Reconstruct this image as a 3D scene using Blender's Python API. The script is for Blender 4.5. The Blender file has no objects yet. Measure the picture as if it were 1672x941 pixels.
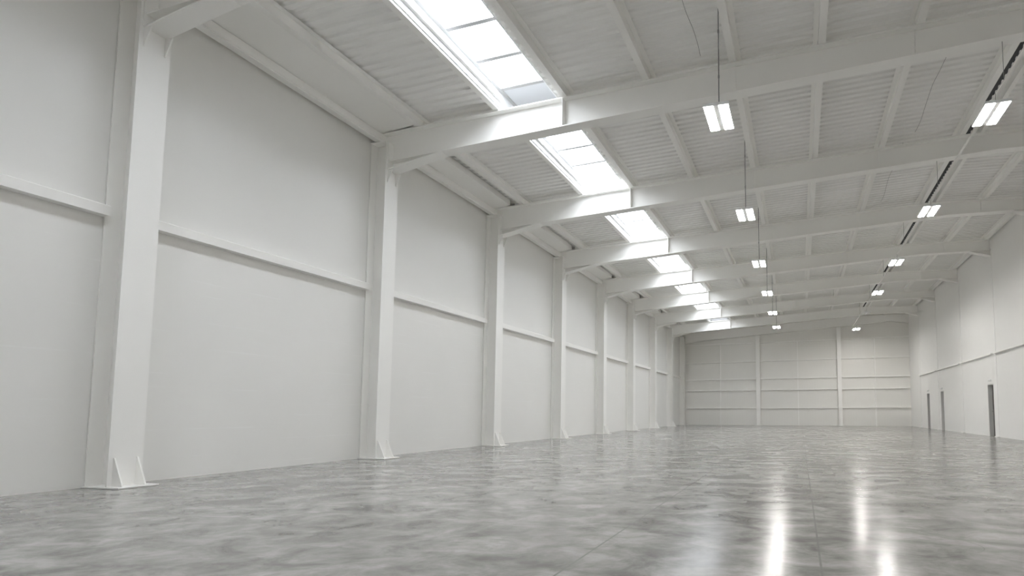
import bpy, bmesh, math, random
from mathutils import Matrix, Vector

random.seed(7)
SC = bpy.context.scene
COL = SC.collection

# ------------------------------------------------------------------ hall measures (metres)
BAY = 5.0
FRAME_Y = [5.68 + BAY * i for i in range(8)]      # near flange edge of each portal frame
XW_L, XW_R = -9.83, 8.05                          # wall faces
X_FL = -9.377                                     # front flange face of the left columns
Y_BACK_L, Y_BACK_R = 45.95, 44.25                 # end wall (slightly out of square)
Y_FRONT = -7.0
RIDGE_X = 4.6


def ztop(x):                                      # top of the rafters
    if x <= RIDGE_X:
        return 7.72 + 0.0535 * (x + 9.4)
    return 7.72 + 0.0535 * (RIDGE_X + 9.4) - 0.018 * (x - RIDGE_X)


def zbot(x):                                      # underside of the rafters
    if x <= 7.3:
        return 7.085 + 0.0665 * (min(x, 5.2) + 8.0) - 0.004 * max(0, x - 5.2)
    return zbot(7.3)


def yback(x):
    return Y_BACK_L + (Y_BACK_R - Y_BACK_L) * (x - XW_L) / (XW_R - XW_L)


PUR_H = 0.21                                      # purlin depth


def zdeck(x):
    return ztop(x) + PUR_H


# ------------------------------------------------------------------ materials
def new_mat(name):
    m = bpy.data.materials.new(name)
    m.use_nodes = True
    nt = m.node_tree
    return m, nt, nt.nodes, nt.links, nt.nodes['Principled BSDF']


def add(nodes, kind, **kw):
    n = nodes.new(kind)
    for k, v in kw.items():
        setattr(n, k, v)
    return n


def mix_color(nodes, links, fac, a, b):
    n = nodes.new('ShaderNodeMix')
    n.data_type = 'RGBA'
    for sock, val in ((n.inputs[0], fac), (n.inputs[6], a), (n.inputs[7], b)):
        if hasattr(val, 'is_output'):
            links.new(val, sock)
        else:
            sock.default_value = val
    return n.outputs[2]


def math_node(nodes, links, op, a, b=0.0, c=0.0, clamp=False):
    n = nodes.new('ShaderNodeMath')
    n.operation = op
    n.use_clamp = clamp
    for sock, val in zip(n.inputs, (a, b, c)):
        if hasattr(val, 'is_output'):
            links.new(val, sock)
        else:
            sock.default_value = val
    return n.outputs[0]


def map_range(nodes, links, v, a, b, c, d):
    n = nodes.new('ShaderNodeMapRange')
    links.new(v, n.inputs[0])
    for i, val in enumerate((a, b, c, d)):
        n.inputs[i + 1].default_value = val
    return n.outputs[0]


def painted(name, col, rough=0.4, var=0.03, scale=1.5, bump=0.02, bscale=6.0):
    m, nt, N, L, P = new_mat(name)
    geo = add(N, 'ShaderNodeNewGeometry')
    no = add(N, 'ShaderNodeTexNoise')
    no.inputs['Scale'].default_value = scale
    no.inputs['Detail'].default_value = 5
    L.new(geo.outputs['Position'], no.inputs['Vector'])
    lo = tuple(c * (1 - var) for c in col) + (1,)
    hi = tuple(min(1, c * (1 + var)) for c in col) + (1,)
    L.new(mix_color(N, L, no.outputs[0], lo, hi), P.inputs['Base Color'])
    nb = add(N, 'ShaderNodeTexNoise')
    nb.inputs['Scale'].default_value = bscale
    nb.inputs['Detail'].default_value = 3
    L.new(geo.outputs['Position'], nb.inputs['Vector'])
    L.new(map_range(N, L, nb.outputs[0], 0.3, 0.7, rough - 0.06, rough + 0.08), P.inputs['Roughness'])
    bp = add(N, 'ShaderNodeBump')
    bp.inputs['Strength'].default_value = bump
    bp.inputs['Distance'].default_value = 0.05
    L.new(nb.outputs[0], bp.inputs['Height'])
    L.new(bp.outputs[0], P.inputs['Normal'])
    return m


M_STEEL = painted('steel_paint', (0.91, 0.903, 0.88), 0.36, 0.015, 1.2, 0.02, 3.0)
M_RAIL = painted('rail_paint', (0.92, 0.913, 0.89), 0.45, 0.02)
M_DECK = painted('deck_paint', (0.88, 0.876, 0.86), 0.5, 0.05, 0.9)
M_WALL_R = painted('wall_panel_paint', (0.87, 0.865, 0.85), 0.42, 0.02, 0.6, 0.03, 2.5)
M_WHITE = painted('white_sheet', (0.88, 0.89, 0.90), 0.45, 0.01)
M_DOOR = painted('door_grey_paint', (0.09, 0.09, 0.087), 0.45, 0.05)
M_JAMB = painted('door_frame_paint', (0.66, 0.66, 0.65), 0.45, 0.03)
M_BAR = painted('glazing_bar_grey', (0.50, 0.50, 0.50), 0.5, 0.02)
M_DARK = painted('dark_filler', (0.03, 0.03, 0.03), 0.8, 0.1)
M_GREY = painted('grey_metal', (0.30, 0.30, 0.30), 0.45, 0.05)
M_BLANK = painted('grey_blank_panel', (0.72, 0.74, 0.77), 0.5, 0.02)
M_CABLE = painted('cable_grey', (0.22, 0.22, 0.215), 0.6, 0.05)


def wall_left_material():
    # smooth render above the rail, painted blockwork with faint bed joints below it
    m, nt, N, L, P = new_mat('painted_block_wall')
    geo = add(N, 'ShaderNodeNewGeometry')
    sep = add(N, 'ShaderNodeSeparateXYZ')
    L.new(geo.outputs['Position'], sep.inputs[0])
    no = add(N, 'ShaderNodeTexNoise')
    no.inputs['Scale'].default_value = 0.8
    no.inputs['Detail'].default_value = 6
    L.new(geo.outputs['Position'], no.inputs['Vector'])
    base = mix_color(N, L, no.outputs[0], (0.82, 0.815, 0.795, 1), (0.86, 0.855, 0.835, 1))
    # bed joints: every 0.225 m, broken up by noise
    comb = add(N, 'ShaderNodeCombineXYZ')
    L.new(math_node(N, L, 'MULTIPLY', sep.outputs[1], 0.9), comb.inputs[0])
    L.new(math_node(N, L, 'MULTIPLY', sep.outputs[2], 3.0), comb.inputs[1])
    nj = add(N, 'ShaderNodeTexNoise')
    nj.inputs['Scale'].default_value = 1.0
    nj.inputs['Detail'].default_value = 4
    L.new(comb.outputs[0], nj.inputs['Vector'])
    w = math_node(N, L, 'MULTIPLY', sep.outputs[2], 1 / 0.225)
    fr = math_node(N, L, 'FRACT', w)
    d = math_node(N, L, 'ABSOLUTE', math_node(N, L, 'SUBTRACT', fr, 0.5))
    joint = map_range(N, L, d, 0.0, 0.07, 1.0, 0.0)
    br = map_range(N, L, nj.outputs[0], 0.52, 0.68, 0.0, 1.0)
    low = map_range(N, L, sep.outputs[2], 3.9, 3.95, 1.0, 0.18)
    jf = math_node(N, L, 'MULTIPLY', math_node(N, L, 'MULTIPLY', joint, br), low)
    col = mix_color(N, L, math_node(N, L, 'MULTIPLY', jf, 0.6), base, (0.90, 0.90, 0.89, 1))
    L.new(col, P.inputs['Base Color'])
    nb = add(N, 'ShaderNodeTexNoise')
    nb.inputs['Scale'].default_value = 1.6
    nb.inputs['Detail'].default_value = 5
    L.new(geo.outputs['Position'], nb.inputs['Vector'])
    L.new(map_range(N, L, nb.outputs[0], 0.35, 0.7, 0.29, 0.33), P.inputs['Roughness'])
    h = math_node(N, L, 'ADD', nb.outputs[0], math_node(N, L, 'MULTIPLY', jf, 0.25))
    bp = add(N, 'ShaderNodeBump')
    bp.inputs['Strength'].default_value = 0.045
    bp.inputs['Distance'].default_value = 0.04
    L.new(h, bp.inputs['Height'])
    L.new(bp.outputs[0], P.inputs['Normal'])
    return m


def floor_material():
    m, nt, N, L, P = new_mat('polished_concrete')
    geo = add(N, 'ShaderNodeNewGeometry')
    sep = add(N, 'ShaderNodeSeparateXYZ')
    L.new(geo.outputs['Position'], sep.inputs[0])

    def noise(scale, detail, rough=0.55, dist=0.0, off=0.0):
        mp = add(N, 'ShaderNodeMapping')
        mp.inputs['Location'].default_value = (off, off * 1.7, 0)
        mp.inputs['Scale'].default_value = (0.8, 1.0, 1.0)
        L.new(geo.outputs['Position'], mp.inputs[0])
        n = add(N, 'ShaderNodeTexNoise')
        n.inputs['Scale'].default_value = scale
        n.inputs['Detail'].default_value = detail
        n.inputs['Roughness'].default_value = rough
        n.inputs['Distortion'].default_value = dist
        L.new(mp.outputs[0], n.inputs['Vector'])
        return n.outputs[0]

    big = noise(0.6, 5, 0.5, 0.4, 3.1)
    mid = noise(2.4, 9, 0.62, 0.6, 11.0)
    fine = noise(9.0, 8, 0.7, 0.3, 5.0)
    c1 = mix_color(N, L, map_range(N, L, big, 0.33, 0.67, 0, 1), (0.155, 0.150, 0.139, 1), (0.39, 0.383, 0.363, 1))
    c2 = mix_color(N, L, map_range(N, L, mid, 0.36, 0.64, 0, 1), (0.11, 0.106, 0.098, 1), (0.48, 0.472, 0.45, 1))
    c3 = mix_color(N, L, 0.62, c1, c2)
    med = noise(5.0, 9, 0.68, 0.5, 31.0)
    c3 = mix_color(N, L, map_range(N, L, med, 0.50, 0.72, 0.0, 0.35), c3, (0.46, 0.452, 0.43, 1))
    c3 = mix_color(N, L, map_range(N, L, med, 0.28, 0.48, 0.40, 0.0), c3, (0.12, 0.116, 0.107, 1))
    c4 = mix_color(N, L, map_range(N, L, fine, 0.30, 0.52, 0.30, 0), c3, (0.14, 0.136, 0.127, 1))
    # hairline cracks: thin contour of a low noise, present only in patches
    ck = noise(0.32, 2, 0.4, 0.9, 21.0)
    dk = math_node(N, L, 'ABSOLUTE', math_node(N, L, 'SUBTRACT', ck, 0.5))
    line = map_range(N, L, dk, 0.0, 0.0016, 1.0, 0.0)
    patch = map_range(N, L, big, 0.5, 0.58, 0.0, 0.5)
    c5 = mix_color(N, L, math_node(N, L, 'MULTIPLY', line, patch), c4, (0.12, 0.118, 0.112, 1))
    # saw cut joints
    jx = None
    for x in (-6.3, -1.56, 0.12, 4.9):
        dx = math_node(N, L, 'ABSOLUTE', math_node(N, L, 'SUBTRACT', sep.outputs[0], x))
        v = map_range(N, L, dx, 0.004, 0.011, 1.0, 0.0)
        jx = v if jx is None else math_node(N, L, 'MAXIMUM', jx, v)
    fy = math_node(N, L, 'FRACT', math_node(N, L, 'MULTIPLY', math_node(N, L, 'ADD', sep.outputs[1], 0.9), 1 / 5.0))
    dy = math_node(N, L, 'ABSOLUTE', math_node(N, L, 'SUBTRACT', fy, 0.5))
    jy = map_range(N, L, dy, 0.0008, 0.002, 0.4, 0.0)
    jj = math_node(N, L, 'MAXIMUM', jx, jy)
    jp = math_node(N, L, 'MULTIPLY', jj, map_range(N, L, mid, 0.3, 0.6, 0.35, 0.9))
    c6 = mix_color(N, L, jp, c5, (0.20, 0.198, 0.19, 1))
    L.new(c6, P.inputs['Base Color'])
    r = map_range(N, L, mid, 0.3, 0.7, 0.16, 0.23)
    r2 = math_node(N, L, 'ADD', r, map_range(N, L, fine, 0.3, 0.7, -0.02, 0.02))
    L.new(r2, P.inputs['Roughness'])
    P.inputs['IOR'].default_value = 1.42
    P.inputs['Specular IOR Level'].default_value = 0.42
    bp = add(N, 'ShaderNodeBump')
    bp.inputs['Strength'].default_value = 0.05
    bp.inputs['Distance'].default_value = 0.02
    hh = math_node(N, L, 'SUBTRACT', math_node(N, L, 'ADD', mid, math_node(N, L, 'MULTIPLY', fine, 0.35)), math_node(N, L, 'MULTIPLY', jj, 0.5))
    L.new(hh, bp.inputs['Height'])
    L.new(bp.outputs[0], P.inputs['Normal'])
    return m


def end_wall_material():
    # flat insulated panels with faint vertical micro ribs
    m, nt, N, L, P = new_mat('ribbed_end_panel')
    geo = add(N, 'ShaderNodeNewGeometry')
    sep = add(N, 'ShaderNodeSeparateXYZ')
    L.new(geo.outputs['Position'], sep.inputs[0])
    no = add(N, 'ShaderNodeTexNoise')
    no.inputs['Scale'].default_value = 0.5
    no.inputs['Detail'].default_value = 4
    L.new(geo.outputs['Position'], no.inputs['Vector'])
    L.new(mix_color(N, L, no.outputs[0], (0.83, 0.82, 0.79, 1), (0.86, 0.85, 0.82, 1)), P.inputs['Base Color'])
    s = math_node(N, L, 'SINE', math_node(N, L, 'MULTIPLY', sep.outputs[0], 2 * math.pi / 0.2))
    bp = add(N, 'ShaderNodeBump')
    bp.inputs['Strength'].default_value = 0.10
    bp.inputs['Distance'].default_value = 0.006
    L.new(s, bp.inputs['Height'])
    L.new(bp.outputs[0], P.inputs['Normal'])
    P.inputs['Roughness'].default_value = 0.32
    return m


def emit_material(name, col, strength):
    m, nt, N, L, P = new_mat(name)
    P.inputs['Base Color'].default_value = (0.9, 0.9, 0.9, 1)
    P.inputs['Emission Color'].default_value = col + (1,)
    P.inputs['Emission Strength'].default_value = strength
    return m


def pane_material():
    m, nt, N, L, P = new_mat('clear_polycarbonate')
    out = [n for n in N if n.type == 'OUTPUT_MATERIAL'][0]
    N.remove(P)
    tr = add(N, 'ShaderNodeBsdfTransparent')
    tr.inputs[0].default_value = (0.93, 0.96, 0.98, 1)
    gl = add(N, 'ShaderNodeBsdfGlossy')
    gl.inputs['Roughness'].default_value = 0.25
    mx = add(N, 'ShaderNodeMixShader')
    mx.inputs[0].default_value = 0.06
    L.new(tr.outputs[0], mx.inputs[1])
    L.new(gl.outputs[0], mx.inputs[2])
    L.new(mx.outputs[0], out.inputs[0])
    return m


M_WALL_L = wall_left_material()
M_FLOOR = floor_material()
M_END = end_wall_material()
LED_COL = (1.0, 0.975, 0.94)
M_LED = emit_material('lamp_diffuser_lit', LED_COL, 42.0)
M_LED_RIDGE = emit_material('ridge_lamp_diffuser_lit', LED_COL, 55.0)
M_LED_FAR = emit_material('far_lamp_diffuser_lit', LED_COL, 75.0)
M_LED_RIDGE_FAR = emit_material('far_ridge_lamp_diffuser_lit', LED_COL, 135.0)
M_OFF = painted('lamp_diffuser_unlit', (0.72, 0.72, 0.70), 0.4, 0.01)
M_PANE = pane_material()


# ------------------------------------------------------------------ mesh helpers
def box(bm, x0, x1, y0, y1, z0, z1):
    v = [bm.verts.new(p) for p in ((x0, y0, z0), (x1, y0, z0), (x1, y1, z0), (x0, y1, z0),
                                   (x0, y0, z1), (x1, y0, z1), (x1, y1, z1), (x0, y1, z1))]
    for f in ((0, 3, 2, 1), (4, 5, 6, 7), (0, 1, 5, 4), (1, 2, 6, 5), (2, 3, 7, 6), (3, 0, 4, 7)):
        bm.faces.new([v[i] for i in f])


def prism(bm, poly, axis, a, b):
    """extrude a closed 2-D polygon along an axis: axis 'y' takes (x,z) points, 'z' takes (x,y), 'x' takes (y,z)"""
    def P(q, t):
        if axis == 'y':
            return (q[0], t, q[1])
        if axis == 'z':
            return (q[0], q[1], t)
        return (t, q[0], q[1])
    A = [bm.verts.new(P(q, a)) for q in poly]
    B = [bm.verts.new(P(q, b)) for q in poly]
    n = len(poly)
    bm.faces.new(A)
    bm.faces.new(list(reversed(B)))
    for i in range(n):
        j = (i + 1) % n
        bm.faces.new((A[i], B[i], B[j], A[j]))


def tube(bm, pts, r, seg=8):
    rings = []
    for i, p in enumerate(pts):
        p = Vector(p)
        d = (Vector(pts[min(i + 1, len(pts) - 1)]) - Vector(pts[max(i - 1, 0)])).normalized()
        u = d.cross(Vector((0, 0, 1)) if abs(d.z) < 0.9 else Vector((1, 0, 0))).normalized()
        w = d.cross(u)
        rings.append([bm.verts.new(p + r * (math.cos(2 * math.pi * k / seg) * u + math.sin(2 * math.pi * k / seg) * w)) for k in range(seg)])
    for a, b in zip(rings, rings[1:]):
        for k in range(seg):
            bm.faces.new((a[k], a[(k + 1) % seg], b[(k + 1) % seg], b[k]))
    bm.faces.new(list(reversed(rings[0])))
    bm.faces.new(rings[-1])


def build(name, bm, mat, parent=None, bevel=0.0):
    bmesh.ops.recalc_face_normals(bm, faces=bm.faces)
    me = bpy.data.meshes.new(name)
    bm.to_mesh(me)
    bm.free()
    me.materials.append(mat)
    o = bpy.data.objects.new(name, me)
    COL.objects.link(o)
    if parent is not None:
        o.parent = parent
    if bevel:
        md = o.modifiers.new('edge_softening', 'BEVEL')
        md.width = bevel
        md.segments = 2
        md.limit_method = 'ANGLE'
    return o


def tag(o, label, cat, group=None, kind=None):
    o['label'] = label
    o['category'] = cat
    if group:
        o['group'] = group
    if kind:
        o['kind'] = kind
    return o


def empty(name, loc):
    o = bpy.data.objects.new(name, None)
    o.empty_display_size = 0.2
    o.location = loc
    COL.objects.link(o)
    return o


def copy_thing(root, loc):
    r = root.copy()
    COL.objects.link(r)
    r.location = loc
    for ch in list(root.children):
        c = ch.copy()
        COL.objects.link(c)
        c.parent = r
        for g in list(ch.children):
            d = g.copy()
            COL.objects.link(d)
            d.parent = c
    return r


ORD = ['first', 'second', 'third', 'fourth', 'fifth', 'sixth', 'seventh', 'eighth', 'ninth']

# ------------------------------------------------------------------ floor
bm = bmesh.new()
box(bm, XW_L - 0.4, XW_R + 0.5, Y_FRONT - 0.3, 46.6, -0.2, 0.0)
tag(build('floor', bm, M_FLOOR), 'glossy mottled grey polished concrete floor of the hall', 'floor', kind='structure')

# ------------------------------------------------------------------ walls
bm = bmesh.new()
box(bm, XW_L - 0.3, XW_L, Y_FRONT - 0.3, 46.4, 0.0, 8.35)
tag(build('wall_left', bm, M_WALL_L), 'long white painted wall behind the row of steel columns', 'wall', kind='structure')

DOORS = [(26.20, 26.98), (34.62, 35.34), (38.18, 38.92)]
DOOR_H = 2.27
bm = bmesh.new()
ys = [Y_FRONT - 0.3]
for a, b in DOORS:
    ys += [a, b]
ys.append(46.4)
for i in range(0, len(ys), 2):
    box(bm, XW_R, XW_R + 0.32, ys[i], ys[i + 1], 0.0, 9.0)
for a, b in DOORS:
    box(bm, XW_R, XW_R + 0.32, a, b, DOOR_H, 9.0)
tag(build('wall_right', bm, M_WALL_R), 'long white wall with three narrow dark doorways', 'wall', kind='structure')

bm = bmesh.new()
prism(bm, [(XW_L - 0.3, yback(XW_L - 0.3) + 0.03), (XW_R + 0.3, yback(XW_R + 0.3) + 0.03), (XW_R + 0.3, yback(XW_R) + 0.3), (XW_L - 0.3, yback(XW_L) + 0.35)], 'z', 0.0, 9.0)
tag(build('wall_back', bm, M_END), 'pale panelled end wall of the hall, crossed by thin rails', 'wall', kind='structure')

bm = bmesh.new()
for a, b, z0 in ((XW_L - 0.3, -1.5, 0.0), (-1.5, 0.1, 2.3), (0.1, XW_R + 0.3, 0.0)):   # unseen opening added in the middle to let in fill daylight
    box(bm, a, b, Y_FRONT - 0.3, Y_FRONT, z0, 9.0)
tag(build('wall_front', bm, M_WALL_R), 'plain white wall behind the viewer with an opening added for fill daylight', 'wall', kind='structure')


# ------------------------------------------------------------------ roof deck with ribbed profile
SKY_X0, SKY_X1 = -6.46, -5.20                    # roof opening of the skylight strip
SKY_Y0, SKY_Y1 = -2.29, 41.73
PITCH = 0.2157
PROF = [(0.0, 0.0), (0.42, 0.0), (0.50, 0.15), (0.60, 0.85), (0.66, 1.0), (0.84, 1.0), (0.90, 0.85), (0.98, 0.15)]   # share of the pitch, share of the rib height
RIB = 0.042


def deck_strip(bm, x0, x1, y0, y1, n=1):
    prev = None
    k0 = int(math.floor(y0 / PITCH))
    k1 = int(math.ceil(y1 / PITCH))
    for k in range(k0, k1):
        for s, hgt in PROF:
            y = (k + s) * PITCH
            row = [bm.verts.new((x0 + (x1 - x0) * i / n, y, zdeck(x0 + (x1 - x0) * i / n) + hgt * RIB)) for i in range(n + 1)]
            if prev:
                for i in range(n):
                    bm.faces.new((prev[i], prev[i + 1], row[i + 1], row[i]))
            prev = row


bm = bmesh.new()
deck_strip(bm, XW_L - 0.25, SKY_X0 - 0.02, Y_FRONT - 0.2, 46.3)
deck_strip(bm, SKY_X1, RIDGE_X - 0.09, Y_FRONT - 0.2, 46.3)
deck_strip(bm, RIDGE_X + 0.09, XW_R + 0.25, Y_FRONT - 0.2, 46.3)
deck_strip(bm, SKY_X0 - 0.02, SKY_X1, Y_FRONT - 0.2, SKY_Y0 - 0.05)
deck_strip(bm, SKY_X0 - 0.02, SKY_X1, SKY_Y1 + 0.05, 46.3)
tag(build('ceiling', bm, M_DECK), 'white ribbed metal roof deck above the rafters', 'ceiling', kind='structure')

bm = bmesh.new()
zr = zdeck(RIDGE_X)
prism(bm, [(RIDGE_X - 0.3, zr + 0.05), (RIDGE_X - 0.3, zr + 0.08), (RIDGE_X, zr + 0.13), (RIDGE_X + 0.3, zr + 0.08), (RIDGE_X + 0.3, zr + 0.05), (RIDGE_X, zr + 0.10)], 'y', Y_FRONT - 0.2, 46.3)
tag(build('trim_1', bm, M_DARK), 'black ridge gap filler running between the paired ridge purlins', 'trim', kind='structure')

# ------------------------------------------------------------------ skylight strip
sky = empty('window_1', (SKY_X0, SKY_Y0, zdeck(SKY_X0)))
tag(sky, 'long bright rooflight strip set in the left roof slope', 'skylight', kind='structure')
ox, oy, oz = sky.location


def zglz(x):
    return 8.33 + 0.0535 * (x + 6.45)


def sky_part(name, bm, mat):
    bmesh.ops.translate(bm, verts=bm.verts, vec=(-ox, -oy, -oz))
    return build(name, bm, mat, sky)


bm = bmesh.new()   # left upstand seen from below, right upstand, two ends
prism(bm, [(SKY_X0 - 0.02, 7.94), (SKY_X0, 7.94), (SKY_X0, zglz(SKY_X0) + 0.02), (SKY_X0 - 0.02, zglz(SKY_X0) + 0.02)], 'y', SKY_Y0, SKY_Y1)
sky_part('upstand', bm, M_WHITE)
bm = bmesh.new()
prism(bm, [(SKY_X1, zdeck(SKY_X1) - 0.02), (SKY_X1 + 0.02, zdeck(SKY_X1) - 0.02), (SKY_X1 + 0.02, zglz(SKY_X1) + 0.02), (SKY_X1, zglz(SKY_X1) + 0.02)], 'y', SKY_Y0, SKY_Y1)
sky_part('upstand', bm, M_WHITE)
bm = bmesh.new()
for y in (SKY_Y0, SKY_Y1):
    prism(bm, [(SKY_X0 - 0.02, 7.98), (SKY_X1 + 0.02, zdeck(SKY_X1) - 0.03), (SKY_X1 + 0.02, zglz(SKY_X1) + 0.02), (SKY_X0 - 0.02, zglz(SKY_X0) + 0.02)], 'y', y - 0.02, y + 0.02)
sky_part('end_closure', bm, M_WHITE)
bm = bmesh.new()   # edge frame carrying the panes
xa, xb = SKY_X0 + 0.001, SKY_X0 + 0.075
prism(bm, [(xa, zglz(xa) - 0.03), (xb, zglz(xb) - 0.03), (xb, zglz(xb) + 0.015), (xa, zglz(xa) + 0.015)], 'y', SKY_Y0 + 0.02, SKY_Y1 - 0.02)
sky_part('frame_rail', bm, M_BAR)
bm = bmesh.new()
xc, xd = SKY_X1 - 0.05, SKY_X1 - 0.001
prism(bm, [(xc, zglz(xc) - 0.03), (xd, zglz(xd) - 0.03), (xd, zglz(xd) + 0.015), (xc, zglz(xc) + 0.015)], 'y', SKY_Y0 + 0.02, SKY_Y1 - 0.02)
sky_part('frame_rail', bm, M_BAR)
k = 0
y = SKY_Y0
while y < SKY_Y1 - 0.5:
    y1 = y + 1.0
    bm = bmesh.new()
    prism(bm, [(xb, zglz(xb) - 0.002), (xc, zglz(xc) - 0.002), (xc, zglz(xc) + 0.008), (xb, zglz(xb) + 0.008)], 'y', y + 0.02, y1 - 0.02)
    blank = abs(y - 10.71) < 0.3 or y > 40.3
    p = sky_part('pane', bm, M_BLANK if blank else M_PANE)
    if blank:
        p['label'] = 'opaque grey blank panel among the clear panes'
    if y > SKY_Y0 + 0.5:
        bm = bmesh.new()
        prism(bm, [(xb, zglz(xb) - 0.02), (xc, zglz(xc) - 0.02), (xc, zglz(xc) + 0.012), (xb, zglz(xb) + 0.012)], 'y', y - 0.045, y + 0.045)
        sky_part('glazing_bar', bm, M_BAR)
    y = y1

# ------------------------------------------------------------------ portal frames: left columns
CW = 0.42                                         # flange width along the hall
xf = X_FL - XW_L                                  # front flange face measured from the wall


def make_column(name, top, cap=True, gus=True):
    root = empty(name, (XW_L, 0, 0))
    bm = bmesh.new()                              # I-section shaft
    t = 0.022
    x0 = 0.012
    poly = [(x0, 0), (x0 + t, 0), (x0 + t, CW / 2 - 0.008), (xf - t, CW / 2 - 0.008), (xf - t, 0), (xf, 0), (xf, CW),
            (xf - t, CW), (xf - t, CW / 2 + 0.008), (x0 + t, CW / 2 + 0.008), (x0 + t, CW), (x0, CW)]
    prism(bm, poly, 'z', 0.024, top)
    build('shaft', bm, M_STEEL, root)
    bm = bmesh.new()
    box(bm, 0.004, xf + 0.27, -0.03, CW + 0.05, 0.002, 0.024)
    build('base_plate', bm, M_STEEL, root, 0.004)
    if gus:
        for y in (0.055, CW - 0.085):
            bm = bmesh.new()
            prism(bm, [(xf + 0.001, 0.025), (xf + 0.20, 0.025), (xf + 0.195, 0.05), (xf + 0.02, 0.42), (xf + 0.001, 0.42)], 'y', y, y + 0.018)
            build('base_gusset', bm, M_STEEL, root)
            bm = bmesh.new()
            prism(bm, [(xf + 0.001, 6.50), (xf + 0.012, 6.50), (xf + 0.14, 6.79), (xf + 0.001, 6.79)], 'y', y, y + 0.018)
            build('top_gusset', bm, M_STEEL, root)
    if cap:
        bm = bmesh.new()
        box(bm, 0.006, xf - 0.001, -0.012, CW + 0.012, top + 0.001, top + 0.02)
        build('cap_plate', bm, M_STEEL, root)
    return root


col_labels = [
    'broad white steel column nearest the viewer, standing alone at far left with gusseted foot',
    'second white steel column from the viewer along the long left wall',
    'third white steel column from the viewer along the long left wall',
    'fourth white steel column from the viewer along the long left wall',
    'fifth white steel column from the viewer along the long left wall',
    'sixth white steel column from the viewer along the long left wall',
    'seventh white steel column along the left wall, two before the far corner',
    'eighth white steel column along the left wall, last before the corner column']
CAP_Z = 7.458
proto = make_column('steel_column', CAP_Z)
for i, fy in enumerate(FRAME_Y):
    o = proto if i == 0 else copy_thing(proto, (XW_L, fy, 0))
    o.location = (XW_L, fy, 0)
    tag(o, col_labels[i], 'column', 'steel columns along the left wall', 'thing')
corner = make_column('steel_column', CAP_Z, cap=False, gus=False)
corner.location = (XW_L, 45.30, 0)
tag(corner, 'white steel column in the far corner of left wall and end wall', 'column', 'steel columns along the left wall', 'thing')

# ------------------------------------------------------------------ portal frames: rafters
RW = 0.30                                         # rafter flange width
YC = CW / 2                                       # frame centre line behind the near flange edge


def band(bm, pts, t, y0, y1, up=True):
    """a plate that follows the (x,z) polyline, thickness t upwards (or downwards)"""
    s = 1 if up else -1
    poly = list(pts) + [(x, z + s * t) for x, z in reversed(pts)]
    prism(bm, poly, 'y', y0, y1)


def make_rafter():
    root = empty('roof_rafter', (0, 0, 0))
    xl, xr = XW_L + 0.285, XW_R - 0.004
    xs_top = [xl, RIDGE_X, xr]
    top = [(x, ztop(x)) for x in xs_top]
    xe = X_FL + 0.024
    bot = [(xe, 7.085 + 0.0665 * (xe + 8.0)), (5.2, zbot(5.2)), (xr, zbot(7.3))]
    bm = bmesh.new()
    t = 0.024
    band(bm, top, t, YC - RW / 2, YC + RW / 2, up=False)
    band(bm, bot, t, YC - RW / 2, YC + RW / 2, up=True)
    web = [(xl, CAP_Z + 0.045), (xe - 0.03, CAP_Z + 0.045), (xe - 0.0, bot[0][1] + t), (bot[1][0], bot[1][1] + t), (bot[2][0], bot[2][1] + t)]
    web = [(xl, CAP_Z + 0.023), (xe, CAP_Z + 0.023)] + [(x, z + t) for x, z in bot] + [(x, z - t) for x, z in reversed(top)]
    prism(bm, web, 'y', YC - 0.009, YC + 0.009)
    build('beam', bm, M_STEEL, root)
    # left haunch: wedge web and its own bottom flange
    bm = bmesh.new()
    hx = -7.95
    lo = [(xe, 6.80), (hx, zbot(hx) - 0.004)]
    prism(bm, [(xe, 6.80 + t), (hx - 0.1, zbot(hx - 0.1) - 0.004), (xe, bot[0][1] - 0.001)], 'y', YC - 0.008, YC + 0.008)
    band(bm, lo, t, YC - RW / 2, YC + RW / 2, up=True)
    build('haunch', bm, M_STEEL, root)
    # right haunch
    bm = bmesh.new()
    zb = zbot(7.3)
    prism(bm, [(7.4, zb - 0.001), (xr, zb - 0.001), (xr, 7.72 + t)], 'y', YC - 0.008, YC + 0.008)
    band(bm, [(7.25, zb - 0.026), (xr, 7.71)], t, YC - RW / 2, YC + RW / 2, up=True)
    build('haunch', bm, M_STEEL, root)
    bm = bmesh.new()
    box(bm, X_FL + 0.002, xe - 0.001, YC - RW / 2 - 0.03, YC + RW / 2 + 0.03, 6.795, CAP_Z + 0.02)
    build('end_plate', bm, M_STEEL, root)
    # web stiffeners, the first one a full width splice plate
    for x, w in ((-4.93, 0.155), (-1.16, 0.05), (2.27, 0.05), (6.28, 0.05)):
        bm = bmesh.new()
        z0, z1 = zbot(x) + t + 0.002, ztop(x) - t - 0.002
        box(bm, x - 0.011, x + 0.011, YC - w, YC - 0.010, z0, z1)
        box(bm, x - 0.011, x + 0.011, YC + 0.010, YC + w, z0, z1)
        build('splice_plate' if w > 0.1 else 'web_stiffener', bm, M_STEEL, root)
    return root


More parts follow.
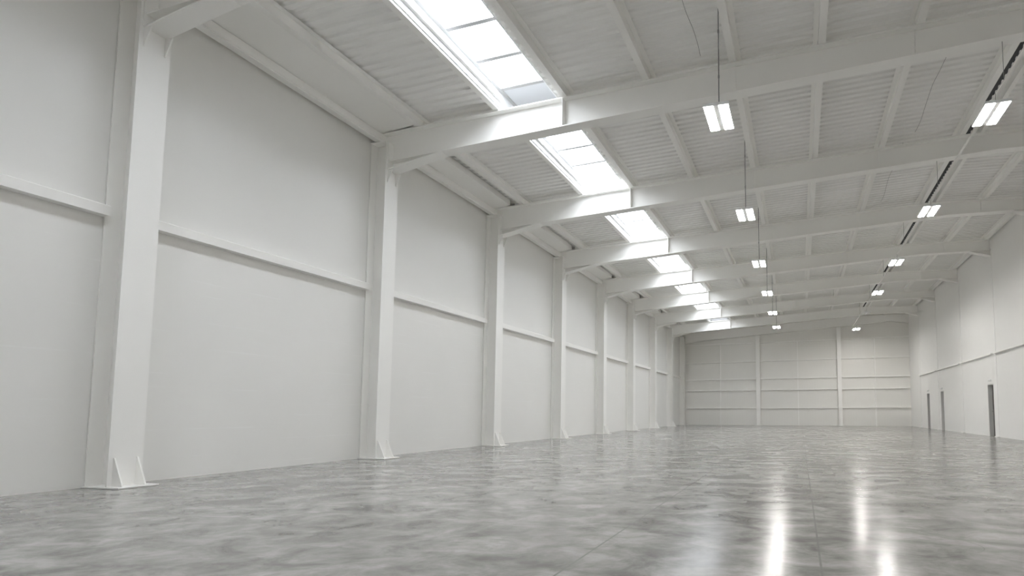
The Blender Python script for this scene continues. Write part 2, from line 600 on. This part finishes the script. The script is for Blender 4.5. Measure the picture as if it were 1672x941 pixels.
raf_labels = [
    'white steel rafter nearest the viewer, its haunch cut off by the upper left picture edge',
    'second white steel rafter from the viewer, sweeping to the upper right corner',
    'third white steel rafter from the viewer, behind the nearest pair of lamps',
    'fourth white steel rafter from the viewer, counting along the roof',
    'fifth white steel rafter from the viewer, counting along the roof',
    'sixth white steel rafter from the viewer, third from the end wall',
    'seventh white steel rafter from the viewer, second from the end wall',
    'eighth and last white steel rafter, closest to the end wall']
proto = make_rafter()
for i, fy in enumerate(FRAME_Y):
    o = proto if i == 0 else copy_thing(proto, (0, fy, 0))
    o.location = (0, fy, 0)
    tag(o, raf_labels[i], 'rafter', 'steel rafters across the roof', 'thing')

# ------------------------------------------------------------------ purlins (Z sections lying on the rafters)
Y0P, Y1P = Y_FRONT + 0.02, 43.9


def purlin(x, label, side, w=0.14, name='roof_purlin'):
    """bottom flange centred at x; side -1: web on its right edge, +1: web on its left edge"""
    z0 = ztop(x) + 0.012
    z1 = zdeck(x) - 0.012
    t = 0.007
    a, b = x - w / 2, x + w / 2
    y1 = yback(x) - 0.02
    root = empty(name, (x, Y0P, z0))
    bm = bmesh.new()
    if side < 0:
        poly = [(a, z0), (b, z0), (b, z1 - t), (b + w * 0.7, z1 - t), (b + w * 0.7, z1), (b - t, z1), (b - t, z0 + t), (a + t, z0 + t), (a + t, z0 + 0.025), (a, z0 + 0.025)]
    else:
        poly = [(b, z0), (a, z0), (a, z1 - t), (a - w * 0.7, z1 - t), (a - w * 0.7, z1), (a + t, z1), (a + t, z0 + t), (b - t, z0 + t), (b - t, z0 + 0.025), (b, z0 + 0.025)]
    prism(bm, [(p - x, q - z0) for p, q in poly], 'y', 0, y1 - Y0P)
    build('section', bm, M_STEEL, root)
    # upright cleat with a slanted edge at each rafter
    xc = (a - 0.012) if side > 0 else (b + 0.004)
    for fy in FRAME_Y:
        bm = bmesh.new()
        yy = fy + YC - Y0P
        if side < 0:
            prism(bm, [(yy - 0.10, -0.006), (yy + 0.10, -0.006), (yy + 0.02, z1 - z0 - 0.03), (yy - 0.02, z1 - z0 - 0.03)], 'x', xc - x, xc - x + 0.008)
        else:
            prism(bm, [(yy - 0.10, -0.006), (yy + 0.10, -0.006), (yy + 0.02, z1 - z0 - 0.03), (yy - 0.02, z1 - z0 - 0.03)], 'x', xc - x, xc - x + 0.008)
        build('cleat', bm, M_STEEL, root)
    tag(root, label, 'purlin', 'roof purlins', 'thing')
    return root


purlin(-8.60, 'white roof purlin nearest the left eave, beside the smooth eave lining', -1)
purlin(-6.55, 'white roof purlin along the lower left edge of the skylight strip', -1, 0.13)
purlin(-4.90, 'white roof purlin just right of the skylight strip', -1)
purlin(-3.03, 'second white roof purlin right of the skylight strip', -1)
purlin(-1.20, 'white roof purlin above the rod-hung lamp row at mid roof', -1)
purlin(0.56, 'white roof purlin right of the rod-hung lamp row', 1)
purlin(2.35, 'white roof purlin left of the dark ridge gap, one before it', 1)
purlin(4.38, 'white ridge purlin on the left side of the black ridge gap', 1)
purlin(4.86, 'white ridge purlin on the right side of the black ridge gap', 1, 0.11)
purlin(6.40, 'white roof purlin between the ridge and the right wall', 1)
purlin(7.92, 'white roof purlin tight against the top of the right wall', 1, 0.12)

# eave beam: boxed channel just off the left wall, bay by bay continuous above the caps
root = empty('eave_beam', (XW_L, Y0P, 7.5))
bm = bmesh.new()
prism(bm, [(0.11, 0.0), (0.265, 0.0), (0.265, 0.03), (0.275, 0.03), (0.275, 0.195), (0.11, 0.195)], 'y', 0, 45.90 - Y0P)
build('section', bm, M_STEEL, root)
tag(root, 'white steel eave beam running over the column heads along left wall', 'beam', kind='thing')

n_trim = 1


def trim(bm, mat, label, cat='trim', group=None):
    global n_trim
    n_trim += 1
    return tag(build(f'trim_{n_trim}', bm, mat), label, cat, group, 'structure')


# smooth eave lining between eave beam and first purlin, one panel per bay
edges = [Y_FRONT + 0.02] + [fy + YC for fy in FRAME_Y] + [45.8]
where = ['before the nearest column'] + [f'between the {ORD[i]} and {ORD[i + 1]} rafters' for i in range(7)] + ['beside the end wall']
for i in range(9):
    bm = bmesh.new()
    xe = -8.70 if i <= 1 else -9.00
    zlip = ztop(xe) + (0.075 if i <= 1 else 0.195)
    ze = ztop(xe) + (0.05 if i <= 1 else 0.02)
    prism(bm, [(-9.82, 7.700), (-9.54, 7.705), (xe, ze), (xe, zlip), (xe - 0.012, zlip), (xe - 0.012, ze + 0.014), (-9.54, 7.719), (-9.82, 7.714)], 'y', edges[i] + 0.155, edges[i + 1] - 0.155)
    trim(bm, M_RAIL, f'smooth white eave lining panel {where[i]}', 'lining panel', 'eave lining panels')

# ------------------------------------------------------------------ wall rails
ends = [Y_FRONT] + FRAME_Y + [45.30]
for i in range(9):
    y0 = ends[i] + (CW if 0 < i else 0) + 0.003
    y1 = ends[i + 1] - 0.003
    bm = bmesh.new()
    prism(bm, [(XW_L, 3.91), (XW_L + 0.15, 3.91), (XW_L + 0.15, 4.05), (XW_L + 0.13, 4.065), (XW_L, 4.08)], 'y', y0, y1)
    w = 'left of the nearest column' if i == 0 else (f'between the {ORD[i - 1]} and {ORD[i]} columns' if i < 8 else 'between the eighth column and far corner')
    trim(bm, M_RAIL, f'white rail on the left wall {w}', 'wall rail', 'rails on the left wall')

R_COL = [FRAME_Y[i] + 0.04 for i in range(8)]
ends = [Y_FRONT] + R_COL
for i in range(8):
    bm = bmesh.new()
    prism(bm, [(XW_R, 3.50), (XW_R - 0.12, 3.50), (XW_R - 0.12, 3.54), (XW_R - 0.11, 3.55), (XW_R, 3.56)], 'y', ends[i] + (0.30 if i else 0), ends[i + 1])
    w = 'nearest the viewer, outside the picture' if i == 0 else f'between its {ORD[i - 1]} and {ORD[i]} posts'
    trim(bm, M_RAIL, f'thin rail on the right wall {w}', 'wall rail', 'rails on the right wall')
for i in range(8):
    bm = bmesh.new()
    box(bm, XW_R - 0.012, XW_R, R_COL[i], R_COL[i] + 0.30, 0.0, 7.70)
    box(bm, XW_R - 0.10, XW_R, R_COL[i] - 0.02, R_COL[i] + 0.32, 0.0, 0.03)
    trim(bm, M_WALL_R, f'flat white post in the right wall under the {ORD[i]} rafter', 'wall post', 'flat posts of the right wall')


# end wall: two columns, thin sub-posts, rails, top beam
def skew(bm, off):
    """move a bmesh built against y=0 on to the slanting end wall"""
    for v in bm.verts:
        v.co.y = yback(v.co.x) + v.co.y - off


GC = [(-3.24, 'left'), (3.04, 'right')]
for (x, nm) in GC:
    root = empty('gable_column', (x, yback(x), 0))
    bm = bmesh.new()
    hw = 0.15
    top = 7.07 + (x + 7.6) / 14.4 * (zbot(6.8) - 0.04 - 7.07) - 0.03
    poly = [(-hw, -0.26), (hw, -0.26), (hw, -0.235), (0.008, -0.235), (0.008, -0.045), (hw, -0.045), (hw, -0.02), (-hw, -0.02), (-hw, -0.045), (-0.008, -0.045), (-0.008, -0.235), (-hw, -0.235)]
    prism(bm, poly, 'z', 0.02, top)
    build('shaft', bm, M_STEEL, root)
    bm = bmesh.new()
    box(bm, -0.24, 0.24, -0.36, -0.02, 0.002, 0.02)
    build('base_plate', bm, M_STEEL, root)
    lab = 'white steel column on the end wall, nearer the skylight side' if nm == 'left' else 'white steel column on the end wall, nearer the doorways'
    tag(root, lab, 'column', 'steel columns on the end wall', 'thing')

bays = [(-9.36, -3.41, 'skylight-side bay'), (-3.07, 2.87, 'middle bay'), (3.21, XW_R - 0.02, 'door-side bay')]
levels = [(1.40, 'lowest'), (2.86, 'second lowest'), (3.77, 'middle'), (5.20, 'second highest'), (6.72, 'highest')]
for x0, x1, bn in bays:
    xm = (x0 + x1) / 2
    for z, ln in levels:
        bm = bmesh.new()
        hw = 0.05 if z in (2.86, 3.77) else 0.035
        box(bm, x0, x1, -0.10, 0.03, z - hw, z + hw)
        skew(bm, 0.0)
        trim(bm, M_RAIL, f'{ln} thin rail on the end wall, {bn}', 'wall rail', 'rails on the end wall')
    bm = bmesh.new()
    box(bm, xm - 0.04, xm + 0.04, -0.06, 0.03, 0.0, 6.75)
    skew(bm, 0.0)
    trim(bm, M_RAIL, f'thin upright strip on the end wall, centre of {bn}', 'wall strip', 'upright strips on the end wall')

root = empty('gable_rafter', (0, 0, 0))
bm = bmesh.new()
xs = [-9.35, RIDGE_X, XW_R - 0.01]
poly = [(x, ztop(x) - 0.03) for x in xs] + [(XW_R - 0.01, 7.72), (6.8, zbot(6.8) - 0.02), (-7.6, 7.09), (-9.35, 6.92)]
prism(bm, poly, 'y', -0.16, -0.10)
band(bm, [(-9.35, 6.90), (-7.6, 7.07), (6.8, zbot(6.8) - 0.04), (XW_R - 0.01, 7.70)], 0.025, -0.25, -0.02)
skew(bm, 0.0)
build('beam', bm, M_STEEL, root)
tag(root, 'white steel beam along the top of the end wall', 'beam', kind='thing')

# ------------------------------------------------------------------ doors in the right wall
door_lab = ['dark grey door in the right wall nearest the viewer', 'dark grey door in the right wall, middle of three', 'dark grey door in the right wall closest to the end wall']
for i, (a, b) in enumerate(DOORS):
    root = empty(f'door_{i + 1}', (XW_R, a, 0))
    w = b - a
    bm = bmesh.new()
    box(bm, 0.17, 0.215, 0.045, w - 0.045, 0.008, DOOR_H - 0.045)
    leaf = build('leaf', bm, M_DOOR, root, 0.004)
    bm = bmesh.new()
    box(bm, 0.0, 0.26, 0.0, 0.04, 0.0, DOOR_H - 0.042)
    box(bm, 0.0, 0.26, w - 0.04, w, 0.0, DOOR_H - 0.042)
    box(bm, 0.0, 0.26, 0.0, w, DOOR_H - 0.04, DOOR_H)
    box(bm, 0.26, 0.30, 0.0, w, 0.0, DOOR_H)
    build('frame', bm, M_JAMB, root)
    bm = bmesh.new()
    box(bm, 0.155, 0.169, w - 0.13, w - 0.08, 0.98, 1.16)
    tube(bm, [(0.155, w - 0.105, 1.08), (0.11, w - 0.105, 1.08), (0.105, w - 0.125, 1.08), (0.105, w - 0.22, 1.08)], 0.011)
    hd = build('handle', bm, M_GREY, leaf)
    tag(root, door_lab[i], 'door', 'doors in the right wall', 'structure')
    lamp = empty('emergency_wall_lamp', (XW_R, (a + b) / 2, DOOR_H + 0.10))
    bm = bmesh.new()
    box(bm, -0.05, -0.001, -0.14, 0.14, 0, 0.09)
    build('case', bm, M_WHITE, lamp, 0.008)
    bm = bmesh.new()
    box(bm, -0.056, -0.051, -0.12, 0.12, 0.012, 0.06)
    build('lens', bm, M_OFF, lamp)
    tag(lamp, 'small white emergency light box above the ' + ['nearest', 'middle', 'farthest'][i] + ' dark doorway', 'emergency light', 'emergency lights over the doors', 'thing')
sw = empty('light_switch', (XW_R, DOORS[0][0] - 0.22, 1.15))
bm = bmesh.new()
box(bm, -0.018, -0.001, -0.045, 0.045, 0, 0.09)
build('plate', bm, M_WHITE, sw, 0.003)
bm = bmesh.new()
box(bm, -0.024, -0.019, -0.016, 0.016, 0.022, 0.068)
build('rocker', bm, M_WHITE, sw)
tag(sw, 'small white switch on the right wall beside the nearest doorway', 'switch', kind='thing')


# ------------------------------------------------------------------ lamps
LW, LL, LH = 0.45, 0.86, 0.055


def make_lamp(name, led, hang):
    root = empty(name, (0, 0, 0))
    bm = bmesh.new()
    box(bm, -LW / 2, LW / 2, -LL / 2, LL / 2, 0.0, LH)
    box(bm, -0.08, 0.08, -0.16, 0.16, LH, LH + 0.04)
    build('housing', bm, M_WHITE, root, 0.008)
    for s in (-1, 1):
        bm = bmesh.new()
        x = s * 0.13
        box(bm, x - 0.080, x + 0.080, -LL / 2 + 0.015, LL / 2 - 0.015, -0.004, -0.001)
        build('diffuser', bm, led, root)
    if hang == 'rod':
        bm = bmesh.new()
        tube(bm, [(0, 0, LH + 0.04), (0, 0, 2.06)], 0.011)
        build('hanging_rod', bm, M_GREY, root)
        bm = bmesh.new()
        tube(bm, [(0, 0, 0.75), (0, 0, 0.80)], 0.017)
        tube(bm, [(0, 0, 1.60), (0, 0, 1.66)], 0.017)
        build('rod_coupler', bm, M_GREY, root)
    else:
        for yy in (-0.28, 0.28):
            bm = bmesh.new()
            tube(bm, [(0.0, yy, LH), (0.0, yy, 0.26)], 0.004, 6)
            build('suspension_wire', bm, M_CABLE, root)
    return root


rowA = [(-1.30, 9.44 + BAY * i) for i in range(6)]
KB = 1.09                                         # ridge lamps hang a little higher than the rod-hung ones
ZL = 6.29
ZB = 1.05 + (6.33 - 1.05) * KB
rowB = [(3.40, 10.55, 1), (3.40, 15.45, 1), (3.41, 20.6, 1), (3.45, 25.7, 2), (3.56, 31.1, 0), (3.60, 36.8, 2)]
rowB = [(x * KB, y * KB, k) for x, y, k in rowB]
near = make_lamp('pendant_lamp', M_LED, 'rod')
far = make_lamp('pendant_lamp', M_LED_FAR, 'rod')
pos = ['nearest', 'second nearest', 'third nearest', 'third farthest', 'second farthest', 'farthest']
for i, (x, y) in enumerate(rowA):
    src = near if i < 3 else far
    o = src if i in (0, 3) else copy_thing(src, (x, y, ZL))
    o.location = (x, y, ZL)
    tag(o, f'lit twin-panel lamp on a single rod, {pos[i]} of the rod-hung row', 'lamp', 'rod-hung lamps at mid roof', 'thing')
labs = ['large lit twin-panel lamp under the dark ridge, nearest of its row', 'lit twin-panel lamp under the dark ridge, second of its row', 'lit twin-panel lamp under the dark ridge, third of its row',
        'lit twin-panel lamp under the dark ridge, fourth of its row', 'unlit grey twin-panel lamp under the dark ridge near the end wall', 'lit twin-panel lamp under the dark ridge, closest to the end wall']
kinds = {}
for (x, y, k), lab in zip(rowB, labs):
    if k not in kinds:
        o = kinds[k] = make_lamp('pendant_lamp', (M_OFF, M_LED_RIDGE, M_LED_RIDGE_FAR)[k], 'wire')
    else:
        o = copy_thing(kinds[k], (x, y, ZB))
    o.location = (x, y, ZB)
    tag(o, lab, 'lamp', 'lamps under the ridge', 'thing')
for src, x, y, z, lab in ((near, -1.30, 4.44, ZL, 'unseen twin-panel lamp overhead, added for fill light, rod-hung'),
                          (kinds[1], 3.40 * KB, 5.4, ZB, 'unseen twin-panel lamp above the viewer, added for fill light, under the ridge')):
    o = copy_thing(src, (x, y, z))  # extra lamps out of view, added to brighten the near end
    tag(o, lab, 'lamp', 'added fill lamps above the viewer', 'thing')

# cable conduit above the ridge lamps, hung from the rafters
CX0, CZ0 = 3.44 * KB, ZB + 0.275
root = empty('cable_conduit', (CX0, 8.0, CZ0))
bm = bmesh.new()
box(bm, -0.018, 0.018, 0.0, 32.5, -0.014, 0.014)
build('channel', bm, M_RAIL, root)
for fy in FRAME_Y[1:7]:
    bm = bmesh.new()
    yy = fy + YC - 8.0
    if yy > 32.5:
        continue
    tube(bm, [(0, yy, 0.014), (0, yy, zbot(CX0) - CZ0 - 0.003)], 0.005, 6)
    build('hanger', bm, M_CABLE, root)
tag(root, 'thin grey cable conduit running over the ridge lamp row', 'conduit', kind='thing')

# loose cables clipped under the roof deck
cab = [(3.15, FRAME_Y[1] + 0.4, FRAME_Y[2] - 0.1, 'thin sagging cable under the deck between second and third rafters, near the ridge'),
       (2.95, FRAME_Y[2] + 0.4, FRAME_Y[3] - 0.1, 'thin sagging cable under the deck between third and fourth rafters, near the ridge'),
       (-1.85, 7.2, FRAME_Y[1] - 0.05, 'thin sagging cable under the deck beside the nearest rod-hung lamp')]
for x, y0, y1, lab in cab:
    bm = bmesh.new()
    pts = []
    n = 24
    for k in range(n + 1):
        t = k / n
        xx = x + 0.03 * math.sin(t * 9.0)
        pts.append((xx, y0 + (y1 - y0) * t, zdeck(xx) - 0.008 - 0.02 * abs(math.sin(t * math.pi * 4))))
    tube(bm, pts, 0.004, 6)
    tag(build('roof_cable', bm, M_CABLE), lab, 'cable', 'loose cables under the deck', 'thing')

# ------------------------------------------------------------------ daylight
w = bpy.data.worlds.new('overcast_sky')
SC.world = w
w.use_nodes = True
nt = w.node_tree
bg = nt.nodes['Background']
tc = nt.nodes.new('ShaderNodeTexCoord')
sp = nt.nodes.new('ShaderNodeSeparateXYZ')
nt.links.new(tc.outputs['Generated'], sp.inputs[0])
rmp = nt.nodes.new('ShaderNodeMapRange')
rmp.inputs[1].default_value = 0.0
rmp.inputs[2].default_value = 1.0
rmp.inputs[3].default_value = 0.7
rmp.inputs[4].default_value = 1.1
nt.links.new(sp.outputs[2], rmp.inputs[0])
mx = nt.nodes.new('ShaderNodeMix')
mx.data_type = 'RGBA'
mx.blend_type = 'MULTIPLY'
mx.inputs[0].default_value = 1.0
mx.inputs[6].default_value = (0.985, 0.968, 0.985, 1)
nt.links.new(rmp.outputs[0], mx.inputs[7])
nt.links.new(mx.outputs[2], bg.inputs['Color'])
bg.inputs['Strength'].default_value = 8.5

# ------------------------------------------------------------------ camera
W, H = 1672, 941
F, YAW, PITCH_C, ROLL = 900.0, math.radians(13.82374609), math.radians(4.26629209), math.radians(-0.07937720)
CX, CY = 247.886, 136.146
fw = Vector((-math.sin(YAW) * math.cos(PITCH_C), math.cos(YAW) * math.cos(PITCH_C), math.sin(PITCH_C)))
rt = Vector((math.cos(YAW), math.sin(YAW), 0))
up = rt.cross(fw)
r2 = math.cos(ROLL) * rt + math.sin(ROLL) * up
u2 = -math.sin(ROLL) * rt + math.cos(ROLL) * up
cam = bpy.data.cameras.new('camera')
cam.sensor_width = 36.0
cam.sensor_fit = 'HORIZONTAL'
cam.lens = F * 36.0 / W
cam.shift_x = -CX / W
cam.shift_y = CY / W
cam.clip_start = 0.05
cam.clip_end = 300
co = bpy.data.objects.new('camera', cam)
COL.objects.link(co)
co.matrix_world = Matrix(((r2.x, u2.x, -fw.x, 0.0), (r2.y, u2.y, -fw.y, 0.0), (r2.z, u2.z, -fw.z, 1.05024), (0, 0, 0, 1)))
SC.camera = co

# ------------------------------------------------------------------ colour management
SC.view_settings.view_transform = 'Standard'
SC.view_settings.look = 'None'
SC.view_settings.gamma = 1.0
SC.view_settings.use_curve_mapping = False
SC.view_settings.exposure = 0.64
SC.cycles.diffuse_bounces = 16
SC.cycles.glossy_bounces = 4
SC.cycles.max_bounces = 20
SC.cycles.sample_clamp_indirect = 6.0
